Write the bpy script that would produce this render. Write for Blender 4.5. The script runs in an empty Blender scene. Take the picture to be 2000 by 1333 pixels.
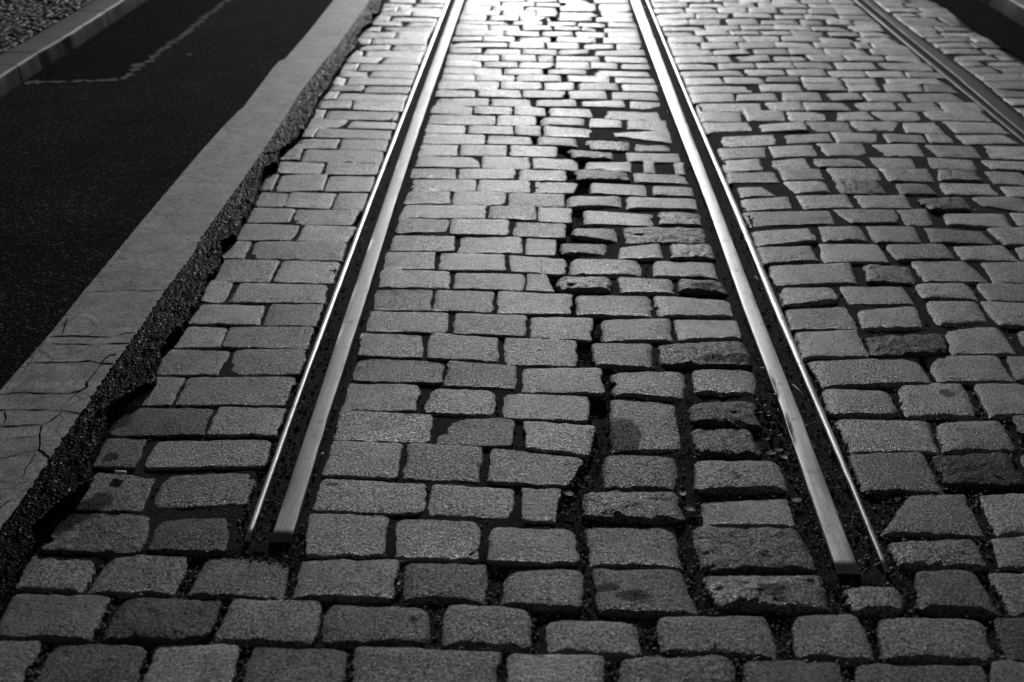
import bpy, bmesh, math, random
from mathutils import Vector, Matrix, noise, Euler

R = math.radians
random.seed(7)
scn = bpy.context.scene
COL = scn.collection

# ---------------------------------------------------------------- camera
F_PX, CX, CY = 1944.0, 1000.0, 666.5          # focal length and centre in photo pixels (2000 x 1333)
CAM_H, PITCH, YAW = 1.373, R(30.40), R(1.474)
cam_d = bpy.data.cameras.new('camera')
cam_d.lens = 35.0; cam_d.sensor_width = 36.0
cam_d.clip_start = 0.05; cam_d.clip_end = 2000
cam_d.dof.use_dof = True
cam_d.dof.focus_distance = 2.5
cam_d.dof.aperture_fstop = 3.2
cam = bpy.data.objects.new('camera', cam_d)
cam.location = (0, 0, CAM_H)
cam.rotation_euler = (R(90) - PITCH, 0, YAW)
COL.objects.link(cam)
scn.camera = cam
CROT = Euler((R(90) - PITCH, 0, YAW)).to_matrix()

# ---------------------------------------------------------------- light
SUN_EL, SUN_AZ = 13.5, 0.5                     # degrees; the low sun stands straight down the street
w = bpy.data.worlds.new('World'); scn.world = w; w.use_nodes = True
nt = w.node_tree
bg = nt.nodes['Background']
sky = nt.nodes.new('ShaderNodeTexSky'); sky.sky_type = 'NISHITA'; sky.sun_disc = False
sky.sun_elevation = R(SUN_EL); sky.sun_rotation = R(SUN_AZ)
bwn = nt.nodes.new('ShaderNodeRGBToBW')        # monochrome picture: a colourless sky
nt.links.new(sky.outputs[0], bwn.inputs[0]); nt.links.new(bwn.outputs[0], bg.inputs[0])
bg.inputs[1].default_value = 0.05
sl = bpy.data.lights.new('sun', 'SUN'); sl.energy = 5.0; sl.angle = R(0.6); sl.color = (1, 1, 1)
sun = bpy.data.objects.new('sun', sl)
sun.rotation_euler = (-(R(90 - SUN_EL)), 0, -R(SUN_AZ)); sun.location = (0, 20, 8)
COL.objects.link(sun)
scn.view_settings.view_transform = 'Standard'
scn.view_settings.look = 'None'
scn.view_settings.exposure = -1.0
scn.view_settings.gamma = 1.0

# ---------------------------------------------------------------- helpers
def G(px, py, z=0.0):
    """point of the plane z seen at photo pixel (px, py)"""
    d = CROT @ Vector(((px - CX) / F_PX, -(py - CY) / F_PX, -1.0))
    t = (z - CAM_H) / d.z
    return Vector((d.x * t, d.y * t, z))

def tag(o, label=None, cat=None, group=None, kind=None):
    if label: o['label'] = label
    if cat: o['category'] = cat
    if group: o['group'] = group
    if kind: o['kind'] = kind
    return o

def link_mesh(name, verts, faces, mat, parent=None, loc=None, smooth=True, attrs=None):
    me = bpy.data.meshes.new(name)
    if loc is not None:
        verts = [(v[0] - loc[0], v[1] - loc[1], v[2] - loc[2]) for v in verts]
    me.from_pydata([tuple(v) for v in verts], [], faces)
    if smooth: me.shade_smooth()
    me.materials.append(mat)
    for k, vals in (attrs or {}).items():
        a = me.attributes.new(k, 'FLOAT', 'POINT')
        a.data.foreach_set('value', vals)
    o = bpy.data.objects.new(name, me)
    if loc is not None: o.location = loc
    COL.objects.link(o)
    if parent:
        o.parent = parent
    return o

def empty(name, loc):
    o = bpy.data.objects.new(name, None); o.location = loc; COL.objects.link(o)
    o.empty_display_size = 0.1
    return o

def fbm(x, y, z, f, oct=3):
    s = 0; a = 1; t = 0
    for i in range(oct):
        s += a * noise.noise(Vector((x * f, y * f, z * f + 3.1 * i))); t += a; a *= .5; f *= 2.1
    return s / t

# ---------------------------------------------------------------- materials
class Mat:
    def __init__(s, name):
        s.m = bpy.data.materials.new(name); s.m.use_nodes = True
        s.nt = s.m.node_tree; s.n = s.nt.nodes; s.b = s.n['Principled BSDF']
        s.pos = s.n.new('ShaderNodeNewGeometry').outputs['Position']
    def link(s, a, b): s.nt.links.new(a, b)
    def mapping(s, scale):
        mp = s.n.new('ShaderNodeVectorMath'); mp.operation = 'MULTIPLY'
        mp.inputs[1].default_value = scale; s.link(s.pos, mp.inputs[0]); return mp.outputs[0]
    def noise(s, scale, detail=3, rough=.55, vec=None, dist=0):
        t = s.n.new('ShaderNodeTexNoise'); t.inputs['Scale'].default_value = scale
        t.inputs['Detail'].default_value = detail; t.inputs['Roughness'].default_value = rough
        t.inputs['Distortion'].default_value = dist
        s.link(vec or s.pos, t.inputs['Vector']); return t.outputs['Fac']
    def vor(s, scale, feature='F1', vec=None, out='Distance'):
        t = s.n.new('ShaderNodeTexVoronoi'); t.feature = feature; t.inputs['Scale'].default_value = scale
        s.link(vec or s.pos, t.inputs['Vector']); return t.outputs[out]
    def remap(s, v, a, b, c, d):
        r = s.n.new('ShaderNodeMapRange'); s.link(v, r.inputs[0])
        for i, x in enumerate((a, b, c, d)): r.inputs[i + 1].default_value = x
        return r.outputs[0]
    def math(s, op, a, b=None):
        m = s.n.new('ShaderNodeMath'); m.operation = op
        for i, x in enumerate((a, b)):
            if x is None: continue
            if isinstance(x, (int, float)): m.inputs[i].default_value = x
            else: s.link(x, m.inputs[i])
        return m.outputs[0]
    def attr(s, name):
        a = s.n.new('ShaderNodeAttribute'); a.attribute_name = name; return a.outputs['Fac']
    def color(s, v):
        c = s.n.new('ShaderNodeCombineColor')
        for i in range(3): s.link(v, c.inputs[i])
        s.link(c.outputs[0], s.b.inputs['Base Color'])
    def rough(s, v):
        if isinstance(v, (int, float)): s.b.inputs['Roughness'].default_value = v
        else: s.link(v, s.b.inputs['Roughness'])
    def bump(s, pairs):
        prev = None
        for h, dist, st in pairs:
            b = s.n.new('ShaderNodeBump'); b.inputs['Distance'].default_value = dist
            b.inputs['Strength'].default_value = st; s.link(h, b.inputs['Height'])
            if prev: s.link(prev, b.inputs['Normal'])
            prev = b.outputs[0]
        s.link(prev, s.b.inputs['Normal'])

def granite():
    g = Mat('granite')
    fine = g.noise(190, 4, .8); mid = g.noise(130, 3, .6); blot = g.noise(13, 4, .6)
    v = g.remap(fine, .40, .61, .0, 2.2)
    v = g.math('MULTIPLY', v, g.remap(mid, .3, .7, .75, 1.25))
    pit = g.vor(95, out='Distance')
    v = g.math('MULTIPLY', v, g.remap(pit, .0, .12, .45, 1.0))
    v = g.math('ADD', 1.0, g.math('MULTIPLY', g.math('SUBTRACT', v, 1.0), g.attr('grain')))
    hole = g.remap(g.noise(46, 3, .6), .655, .70, 0, 1)
    v = g.math('MULTIPLY', v, g.remap(hole, 0, 1, 1, .5))
    v = g.math('MULTIPLY', v, g.remap(blot, .34, .66, .66, 1.24))
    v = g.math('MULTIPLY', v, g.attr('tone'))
    g.color(g.math('MINIMUM', g.math('MAXIMUM', v, .01), .8))
    r = g.math('ADD', g.attr('gloss'), g.remap(mid, .3, .7, -.10, .12))
    g.rough(g.math('ADD', r, g.remap(fine, .3, .7, .08, -.08)))
    mica = g.noise(210, 3, .7, vec=g.mapping((1, 1, 1.01)))
    g.link(g.math('MULTIPLY', g.remap(g.attr('tone'), .04, .2, .03, .255), g.remap(mica, .43, .60, .1, 2.2)), g.b.inputs['Specular IOR Level'])
    rb = g.attr('hew')
    g.bump([(g.math('MULTIPLY', g.noise(55, 5, .7), rb), .016, 1.0),
            (mid, .004, .25), (g.math('SUBTRACT', 1.0, hole), .004, .8), (fine, .0056, 1.0)])
    return g.m

def dirt(name, lo, hi, scale=90, bump=.012, rough=.95, spec=.25):
    g = Mat(name)
    a = g.noise(scale, 5, .7); c = g.vor(scale * 2.2); b = g.noise(7, 3)
    v = g.math('MULTIPLY', g.remap(a, .3, .7, lo, hi), g.remap(b, .3, .7, .7, 1.3))
    g.color(v); g.rough(rough); g.b.inputs['Specular IOR Level'].default_value = spec
    g.bump([(a, bump, .9), (c, bump * .5, .6)])
    return g.m

def asphalt(name, lo, hi, spec=.35, bump=.008, rough=.75, glint=0):
    g = Mat(name)
    c = g.vor(140, 'F1'); n = g.noise(230, 3, .7); b = g.noise(2.6, 5, .65)
    v = g.math('MULTIPLY', g.remap(n, .34, .68, lo * .2, hi * 1.3), g.remap(b, .3, .7, .55, 1.5))
    chip = g.remap(g.vor(140, 'F1', out='Color'), .70, .95, .7, 6.0)
    g.color(g.math('MULTIPLY', v, chip)); g.rough(rough)
    g.b.inputs['Specular IOR Level'].default_value = spec
    if glint: g.link(g.remap(g.vor(210, 'F1', out='Color'), .78, .92, .010, .16), g.b.inputs['Specular IOR Level'])
    g.bump([(c, bump, .8), (n, bump * .4, .8)])
    return g.m

def paint():
    g = Mat('road_paint')
    n = g.noise(330, 3, .6); b = g.noise(11, 5, .65); fl = g.noise(60, 4, .7)
    sv = g.mapping((1.5, 26, 1)); st = g.noise(1, 4, .6, vec=sv)
    v = g.math('MULTIPLY', g.remap(n, .36, .64, .12, .46), g.remap(b, .32, .66, 1.25, .55))
    v = g.math('MULTIPLY', v, g.remap(st, .35, .75, 1.08, .74))
    # paint worn off in small flakes
    worn = g.math('MULTIPLY', g.remap(fl, .58, .64, 0, 1), g.remap(g.noise(2.3, 2), .40, .55, 0, 1))
    v = g.math('MULTIPLY', v, g.remap(worn, 0, 1, 1, .28))
    # hair cracks
    wv = g.n.new('ShaderNodeVectorMath'); wv.operation = 'ADD'
    nn = g.n.new('ShaderNodeTexNoise'); nn.inputs['Scale'].default_value = 9; nn.inputs['Detail'].default_value = 4
    g.link(g.pos, nn.inputs['Vector'])
    sc = g.n.new('ShaderNodeVectorMath'); sc.operation = 'SCALE'; sc.inputs['Scale'].default_value = .09
    g.link(nn.outputs['Color'], sc.inputs[0]); g.link(g.pos, wv.inputs[0]); g.link(sc.outputs[0], wv.inputs[1])
    ed = g.vor(6.5, 'DISTANCE_TO_EDGE', vec=wv.outputs[0])
    cr = g.math('MULTIPLY', g.remap(ed, .006, .026, 1, 0), g.remap(g.noise(4.2, 3), .42, .54, 0, 1))
    v = g.math('MULTIPLY', v, g.remap(cr, 0, 1, 1, .35))
    ed2 = g.vor(17, 'DISTANCE_TO_EDGE', vec=wv.outputs[0])
    cr2 = g.math('MULTIPLY', g.remap(ed2, .015, .07, 1, 0), g.remap(g.noise(3.1, 3), .42, .58, 0, 1))
    v = g.math('MULTIPLY', v, g.remap(cr2, 0, 1, 1, .55))
    g.color(v); g.rough(.62); g.b.inputs['Specular IOR Level'].default_value = .35
    g.bump([(n, .0025, .7), (b, .01, .3)])
    return g.m

def steel(name, base, r0, r1):
    g = Mat(name)
    sv = g.mapping((420, 5, 60)); s1 = g.noise(1, 3, .6, vec=sv)
    sv2 = g.mapping((30, 3, 30)); s2 = g.noise(1, 4, .6, vec=sv2); n = g.noise(500, 2)
    v = g.math('MULTIPLY', g.remap(s1, .3, .7, base * .8, base * 1.2), g.remap(s2, .3, .7, .75, 1.2))
    rust = g.remap(g.noise(26, 6, .75), .56, .70, 1, .3)
    sp = g.remap(g.noise(150, 3, .7), .64, .72, 1, .35)
    v = g.math('MULTIPLY', v, g.math('MULTIPLY', rust, sp))
    g.color(v); g.rough(g.math('ADD', g.remap(s2, .3, .7, r0, r1), g.remap(n, .3, .7, -.04, .04)))
    g.b.inputs['Metallic'].default_value = .9
    g.bump([(s1, .0005, .5), (n, .0006, .8)])
    return g.m

M_GRAN = granite()
M_BED = dirt('joint_dirt', .005, .042, 150, .014, spec=.08)
M_GROOVE = dirt('groove_dirt', .012, .05, 150, .012, rough=.8, spec=.5)
M_ASPH = asphalt('worn_asphalt', .006, .020, rough=.95, spec=.012, bump=.007)
M_PATCH = asphalt('patched_asphalt', .003, .009, rough=.95, spec=.008)
M_TAR = asphalt('asphalt_crumble', .0015, .0050, bump=.010, rough=.42, spec=.004, glint=1)
M_PAINT = paint()
M_HEAD = steel('rail_steel', .35, .42, .54)
M_HEAD_DIM = steel('dim_sheen_rail_steel', .18, .50, .62)  # left head: same steel, its weaker sun sheen put into a darker base
M_HEAD_FAR = steel('dim_sheen_far_rail_steel', .02, .5, .65)  # far head lies outside the sun glare; that dimness is painted into the base
M_LIP = steel('guard_steel', .48, .42, .52)
M_LIP_FAR = steel('dim_sheen_far_guard_steel', .02, .45, .6)  # far lip darkened in colour likewise, for the missing glare
M_WEB = dirt('rusty_rail_side', .01, .03, 120, .004, rough=.7)

def flat(name, v, rough=.6, spec=.4, lo=.8, hi=1.2, sc=300):
    g = Mat(name); n = g.noise(sc, 2)
    g.color(g.remap(n, .3, .7, v * lo, v * hi)); g.rough(rough)
    g.b.inputs['Specular IOR Level'].default_value = spec
    g.bump([(n, .001, .5)]); return g.m
M_KERB = flat('kerb_granite', .085, .6, .35, .6, 1.4, 260)
M_KERB_PALE = flat('pale_kerb_granite', .16, .6, .35, .6, 1.4, 260)
M_SEAM = flat('seam_filler', .085, .9, .1, .6, 1.4, 90)
M_LEAF = flat('dry_leaf', .022, .6, .25)
M_PALE = flat('pale_litter', .5, .6, .3)
M_PEB = flat('dull_pebble', .2, .7, .3)
M_MOSS = flat('joint_moss', .07, .9, .12)
M_GRIT = flat('grit_stone', .085, .75, .3, .3, 2.0, 150)
M_STALK = flat('dry_stalk', .42, .5, .5)
M_CRACK = flat('crack_dirt', .008, 1, .0)

# ---------------------------------------------------------------- traced edges (photo pixels)
def path_world(pts, z=0.0): return [G(x, y, z) for x, y in pts]
def extend(pl, far=None, near=None):
    """continue a world polyline to Y = far (first end) and Y = near (last end); it runs from far to near"""
    if far is not None:
        a, b = pl[0], pl[min(2, len(pl) - 1)]; k = (a.x - b.x) / (a.y - b.y); k = max(-.06, min(.06, k))
        pl = [Vector((a.x + k * (far - a.y) * .3, far, a.z))] + pl
    if near is not None:
        a, b = pl[-1], pl[-2]; k = (a.x - b.x) / (a.y - b.y); k = max(-.3, min(.3, k))
        pl = pl + [Vector((a.x + k * (near - a.y), near, a.z))]
    return pl
def xat(pl, y):
    """x of a far-to-near polyline at world y"""
    for a, b in zip(pl, pl[1:]):
        if b.y <= y <= a.y:
            t = (a.y - y) / (a.y - b.y) if a.y != b.y else 0
            return a.x + (b.x - a.x) * t
    return pl[0].x if y > pl[0].y else pl[-1].x

ZR = 0.003
LH_L = extend(path_world([(888, 0), (815, 200), (746, 400), (677, 600), (611, 800), (525, 1057)], ZR), 16)
LH_R = extend(path_world([(906, 0), (837, 200), (771, 400), (710, 600), (645, 800), (568, 1057)], ZR), 16)
LL_L = extend(path_world([(871.5, 0), (794, 200), (715.5, 400), (640, 600), (596, 720), (519, 933), (476.5, 1055)], ZR), 16)
LL_R = extend(path_world([(878, 0), (800.5, 200), (723, 400), (649, 600), (604, 720), (528, 933), (486, 1055)], ZR), 16)
RH_L = extend(path_world([(1231.4, 0), (1304.5, 200), (1381.5, 400), (1451.5, 600), (1527.5, 800), (1572, 933), (1637, 1119)], ZR), 16)
RH_R = extend(path_world([(1250.4, 0), (1327, 200), (1405, 400), (1482, 600), (1562, 800), (1612, 933), (1682, 1119)], ZR), 16)
RL_L = extend(path_world([(1262, 0), (1344.5, 200), (1430, 400), (1512, 600), (1598, 800), (1655, 933), (1731, 1116)], ZR), 16)
RL_R = extend(path_world([(1265.5, 0), (1350, 200), (1440, 400), (1524, 600), (1609, 800), (1664, 933), (1739, 1116)], ZR), 16)
FL_L = extend(path_world([(1669, 0), (1758, 75), (1848, 150), (1924, 212), (1994, 270), (2110, 365)], ZR), 16, .4)
FL_R = extend(path_world([(1675, 0), (1765, 75), (1856, 150), (1933, 212), (2003, 270), (2120, 365)], ZR), 16, .4)
FH_L = extend(path_world([(1687, 0), (1778, 75), (1871, 150), (1952, 220), (2012, 269), (2130, 362)], ZR), 16, .4)
FH_R = extend(path_world([(1699, 0), (1799, 75), (1902, 150), (1984, 220), (2052, 274), (2180, 375)], ZR), 16, .4)

ZA = 0.018                                                   # carriageway surface above the setts
PAINT_L = extend(path_world([(653, 0), (601.5, 65), (556.5, 117), (546, 120.5), (534, 133), (523, 148.5), (499, 180), (475.5, 211),
    (466.5, 218), (435, 250), (390, 300), (328.5, 373), (277, 434), (223, 500), (166.5, 567.5), (101, 650), (83, 671), (0, 765), (-110, 905), (-300, 1150)], ZA), 16, .4)
PAINT_R = extend(path_world([(723, 0), (678, 65), (656, 95), (633, 121.5), (588, 180), (550, 241), (511.5, 300), (450, 387), (391.5, 468), (376, 500),
    (322, 570), (261, 662), (198, 747.5), (166.5, 800), (157.5, 809), (101, 892.5), (45, 976), (0, 1036.5), (-110, 1180), (-300, 1440)], ZA), 16, .4)
TAR_R = [(775, -40), (747, 0), (745, 7), (741, 28), (727, 32), (728, 46), (709, 57), (697, 74), (700, 90), (693, 99), (681, 109), (668, 130),
    (651, 152), (641, 176), (622, 196), (613, 222), (592, 256), (569, 283), (545, 300), (543, 322), (520, 332), (509, 347), (508, 366), (496, 397),
    (477, 433), (460, 464), (434, 480), (434, 505), (425, 528), (407, 548), (398, 570), (388, 590), (365, 627), (358, 640), (328, 668), (317, 683), (304, 728), (306, 745),
    (292, 757), (270, 767), (246, 780), (224, 791), (209, 806), (208, 838), (190, 880), (177, 908), (182, 930), (175, 945), (146, 972), (114, 995), (70, 1036), (55, 1075),
    (38, 1110), (17, 1155), (0, 1190), (-60, 1290), (-110, 1390)]
TAR_W = extend(path_world(TAR_R, ZA * .6), 16)

# ---------------------------------------------------------------- ground sheet: reaches the horizon, fine where it is seen
def axis(fine0, fine1, step, far):
    a = []; x = fine0
    while x <= fine1: a.append(x); x += step
    s = step; lo = fine0; hi = a[-1]; L = []; H = []
    while hi < far: s *= 1.5; hi += s; H.append(hi)
    s = step
    while lo > -far: s *= 1.5; lo -= s; L.append(lo)
    return L[::-1] + a + H
xs = axis(-1.5, 3.0, .016, 400); ys = axis(.7, 6.6, .016, 400)
FISS = extend(path_world([(1085, 0), (1088, 50), (1062, 110), (1060, 140), (1108, 180), (1062, 230), (1052, 272), (1122, 300), (1132, 340), (1112, 390), (1112, 440), (1098, 500),
    (1062, 545), (1122, 582), (1132, 640), (1148, 700), (1180, 750), (1165, 830), (1132, 900), (1112, 980), (1140, 1050), (1152, 1130), (1180, 1210)], 0), 14)
gv = []
F_END = G(1000, 1085).y
RENDS = [(G(523, 1064).x, G(523, 1066).y), (G(1690, 1126).x, G(1690, 1128).y)]
for y in ys:
    fx_ = xat(FISS, y); rx_ = xat(RH_L, y); rr_ = xat(RL_R, y)
    for x in xs:
        near = (-2 < x < 3.3 and .4 < y < 7)
        if y < F_END: dp = .0102
        elif x < xat(LL_L, y): dp = .0056
        elif x < fx_ - .05: dp = .0060
        elif x < fx_ + .05: dp = .020
        elif x < rx_: dp = .0098
        else: dp = .0088 + .0028 * max(-1, min(1, 2 * noise.noise(Vector((x * 1.5, y * 1.5, 3)))))
        if y > 2.6 and not (fx_ - .05 < x < fx_ + .12 and y < 7): k_ = min(1, (y - 2.6) / 1.2); dp = dp * (1 - k_) + .0048 * k_
        z = -dp + (.0032 * fbm(x, y, 0, 14, 3) + .0026 * fbm(x, y, 5, 60, 2) if near else -.004)
        if near:
            if xat(LL_L, y) - .02 < x < xat(LH_R, y) + .012 or xat(RH_L, y) - .014 < x < xat(RL_R, y) + .02: z = min(z, -.012) - .005
            for ex, ey in RENDS:
                d_ = math.hypot((x - ex) / .09, (y - ey) / .035)
                if d_ < 1: z = max(z, z + (-.0065 + .006 * fbm(x, y, 2, 60, 2) - z) * min(1, (1 - d_) * 2.5))
        gv.append((x, y, z))
nx = len(xs)
gf = [(j * nx + i, j * nx + i + 1, (j + 1) * nx + i + 1, (j + 1) * nx + i) for j in range(len(ys) - 1) for i in range(nx - 1)]
ground = tag(link_mesh('ground', gv, gf, M_BED), kind='structure')

# ---------------------------------------------------------------- granite setts
POLYS = []                                                    # world outlines, to keep grit out of the stones
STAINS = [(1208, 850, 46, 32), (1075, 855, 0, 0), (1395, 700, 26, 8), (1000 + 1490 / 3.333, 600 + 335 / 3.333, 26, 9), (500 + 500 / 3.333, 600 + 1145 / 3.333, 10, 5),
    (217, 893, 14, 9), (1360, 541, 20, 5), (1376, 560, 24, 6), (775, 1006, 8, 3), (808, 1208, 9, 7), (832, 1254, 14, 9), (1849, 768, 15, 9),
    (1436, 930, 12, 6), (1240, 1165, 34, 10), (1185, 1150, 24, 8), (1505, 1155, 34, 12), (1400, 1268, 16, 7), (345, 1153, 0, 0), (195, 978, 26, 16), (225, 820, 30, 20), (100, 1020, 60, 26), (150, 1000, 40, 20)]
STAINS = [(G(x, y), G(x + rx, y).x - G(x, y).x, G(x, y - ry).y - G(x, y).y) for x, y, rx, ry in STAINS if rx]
BRIGHT = [(1010 + 0, 1061, 10, 12)]

def sett_mesh(q, flags, rng, n_out, rings, z0=0.0, ex=0.0):
    """q: TL, TR, BR, BL of the worn top in world space"""
    TL, TR, BR, BL = q; ring_s, ring_z = rings
    c = (TL + TR + BR + BL) / 4
    gx = 1 + (.0060 + ex + .0014 * min(3.0, max(0, c.y - 1.9))) / max(.02, (TR - TL).length); gy = (.0085 + ex * .8 + (.0060 if ring_z is HI2[1] else 0) + .0030 * max(0, c.y - 1.6)) * (.6 if n_out < 20 else 1) / max(.02, (TL - BL).length)
    def gr(p, o):
        return c + (p - c) * gx + (p - o) * (gy * .5)
    TL, TR, BR, BL = gr(TL, BL), gr(TR, BR), gr(BR, TR), gr(BL, TL)
    rough_ = 'r' in flags; dome = 'o' in flags
    n = rng.uniform(5, 7.5) if dome else rng.uniform(11, 20)
    if rough_: n = min(n, 8)
    seed = rng.uniform(0, 100)
    tx, ty = rng.gauss(0, .0018), rng.gauss(0, .0015)
    if 'k' in flags: ty = -.0012
    hgt = rng.gauss(0, .0012) + z0 + (.0022 if rough_ else 0) + (.001 if dome else 0)
    damp = (.0060 if dome else .0028) + (.0014 if ring_z is HI2[1] else 0)
    amp = .0042 if rough_ else (.0032 if dome else .0018)
    jag = .0052 if rough_ else .0036
    chip = rng.uniform(-3.1, 3.1) if 'h' in flags or rng.random() < .12 else None
    V = []
    prof = []
    for k in range(n_out):                                    # point on the square, evenly spaced
        t = k / n_out * 4; side = int(t); f = (t - side) * 2 - 1
        su, sv = [(f, 1), (1, -f), (-f, -1), (-1, f)][side]
        m = (abs(su) ** n + abs(sv) ** n) ** (-1 / n)
        prof.append((su * m, sv * m))
    def bil(u, v):
        a = (u + 1) / 2; b = (1 - v) / 2
        return TL * (1 - a) * (1 - b) + TR * a * (1 - b) + BR * a * b + BL * (1 - a) * b
    sun_y = 1
    for s, dz in zip(ring_s, ring_z):
        for (u, v) in prof:
            p = bil(u, v)
            d = (p - c)
            e = 1 + (jag * noise.noise(Vector((p.x * 28 + seed, p.y * 28, seed))) * 1.6 + jag * .8 * noise.noise(Vector((p.x * 95, p.y * 95, seed))) + .0016 * noise.noise(Vector((p.x * 230, p.y * 230, seed))) ) / max(d.length, .02) * min(s, 1) ** 3
            if chip is not None:
                an = math.atan2(v, u); da = (an - chip + math.pi) % (2 * math.pi) - math.pi
                e -= .10 * math.exp(-(da / .16) ** 2) * min(s, 1) ** 4
            P = c + d * s * e
            if s >= .999 and dz < -.01:
                z = dz
            else:
                r2 = min(1, s) ** 2
                z = hgt + dz + damp * (1 - (s * max(abs(u), abs(v))) ** 2.5) - damp * .85 + tx * u * s + ty * v * s
                z += amp * fbm(P.x + seed, P.y, seed, 38 if rough_ else 16, 3) * (1.3 if rough_ else 1.0)
            V.append((P.x, P.y, z))
    V.append((c.x, c.y, hgt + amp * fbm(c.x + seed, c.y, seed, 38 if rough_ else 16, 3)))
    nr = len(ring_s); Fc = []
    for r in range(nr - 1):
        for k in range(n_out):
            k2 = (k + 1) % n_out
            Fc.append((r * n_out + k, (r + 1) * n_out + k, (r + 1) * n_out + k2, r * n_out + k2))
    last = (nr - 1) * n_out
    for k in range(n_out): Fc.append((last + k, len(V) - 1, last + (k + 1) % n_out))
    Fc.append(tuple(range(n_out)))
    base = .178 * rng.uniform(.62, 1.38)
    if 'b' in flags: base *= 1.25
    if 's' in flags: base *= 1.6
    if 'k' in flags: base *= .68
    if rough_: base *= .9
    gl = rng.uniform(.27, .41) - (.09 if 's' in flags else 0) - (.05 if 'b' in flags else 0) + (.06 if 'k' in flags else 0)
    tone = []
    for vi, (x, y, z) in enumerate(V):
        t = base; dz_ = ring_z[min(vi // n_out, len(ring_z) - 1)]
        if dz_ < -.009: t *= .25  # stone sides and lower bevel darkened: joint shade painted into the tone
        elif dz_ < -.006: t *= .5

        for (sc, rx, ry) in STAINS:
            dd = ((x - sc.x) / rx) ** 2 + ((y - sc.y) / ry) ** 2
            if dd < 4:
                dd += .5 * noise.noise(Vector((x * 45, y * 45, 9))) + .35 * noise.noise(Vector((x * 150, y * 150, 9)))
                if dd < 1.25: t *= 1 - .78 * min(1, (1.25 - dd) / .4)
        tone.append(t)
    return V, Fc, tone, gl, (2.4 if rough_ and 'b' in flags else 1.9 if rough_ else rng.uniform(.04, .3))

HI = ((1.03, 1.01, 1.0, .99, .977, .955, .91, .80, .68, .54, .40, .26, .12), (-.11, -.030, -.0125, -.0065, -.0030, -.0012, -.0003, 0, 0, 0, 0, 0, 0))
HI2 = ((1.03, 1.012, 1.0, .985, .960, .92, .86, .77, .66, .54, .40, .26, .12), (-.11, -.030, -.0105, -.0068, -.0042, -.0023, -.0010, -.0003, 0, 0, 0, 0, 0))
LO = ((1.02, 1.0, .98, .94, .70, .35), (-.06, -.0125, -.0040, -.0008, 0, 0))

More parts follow.
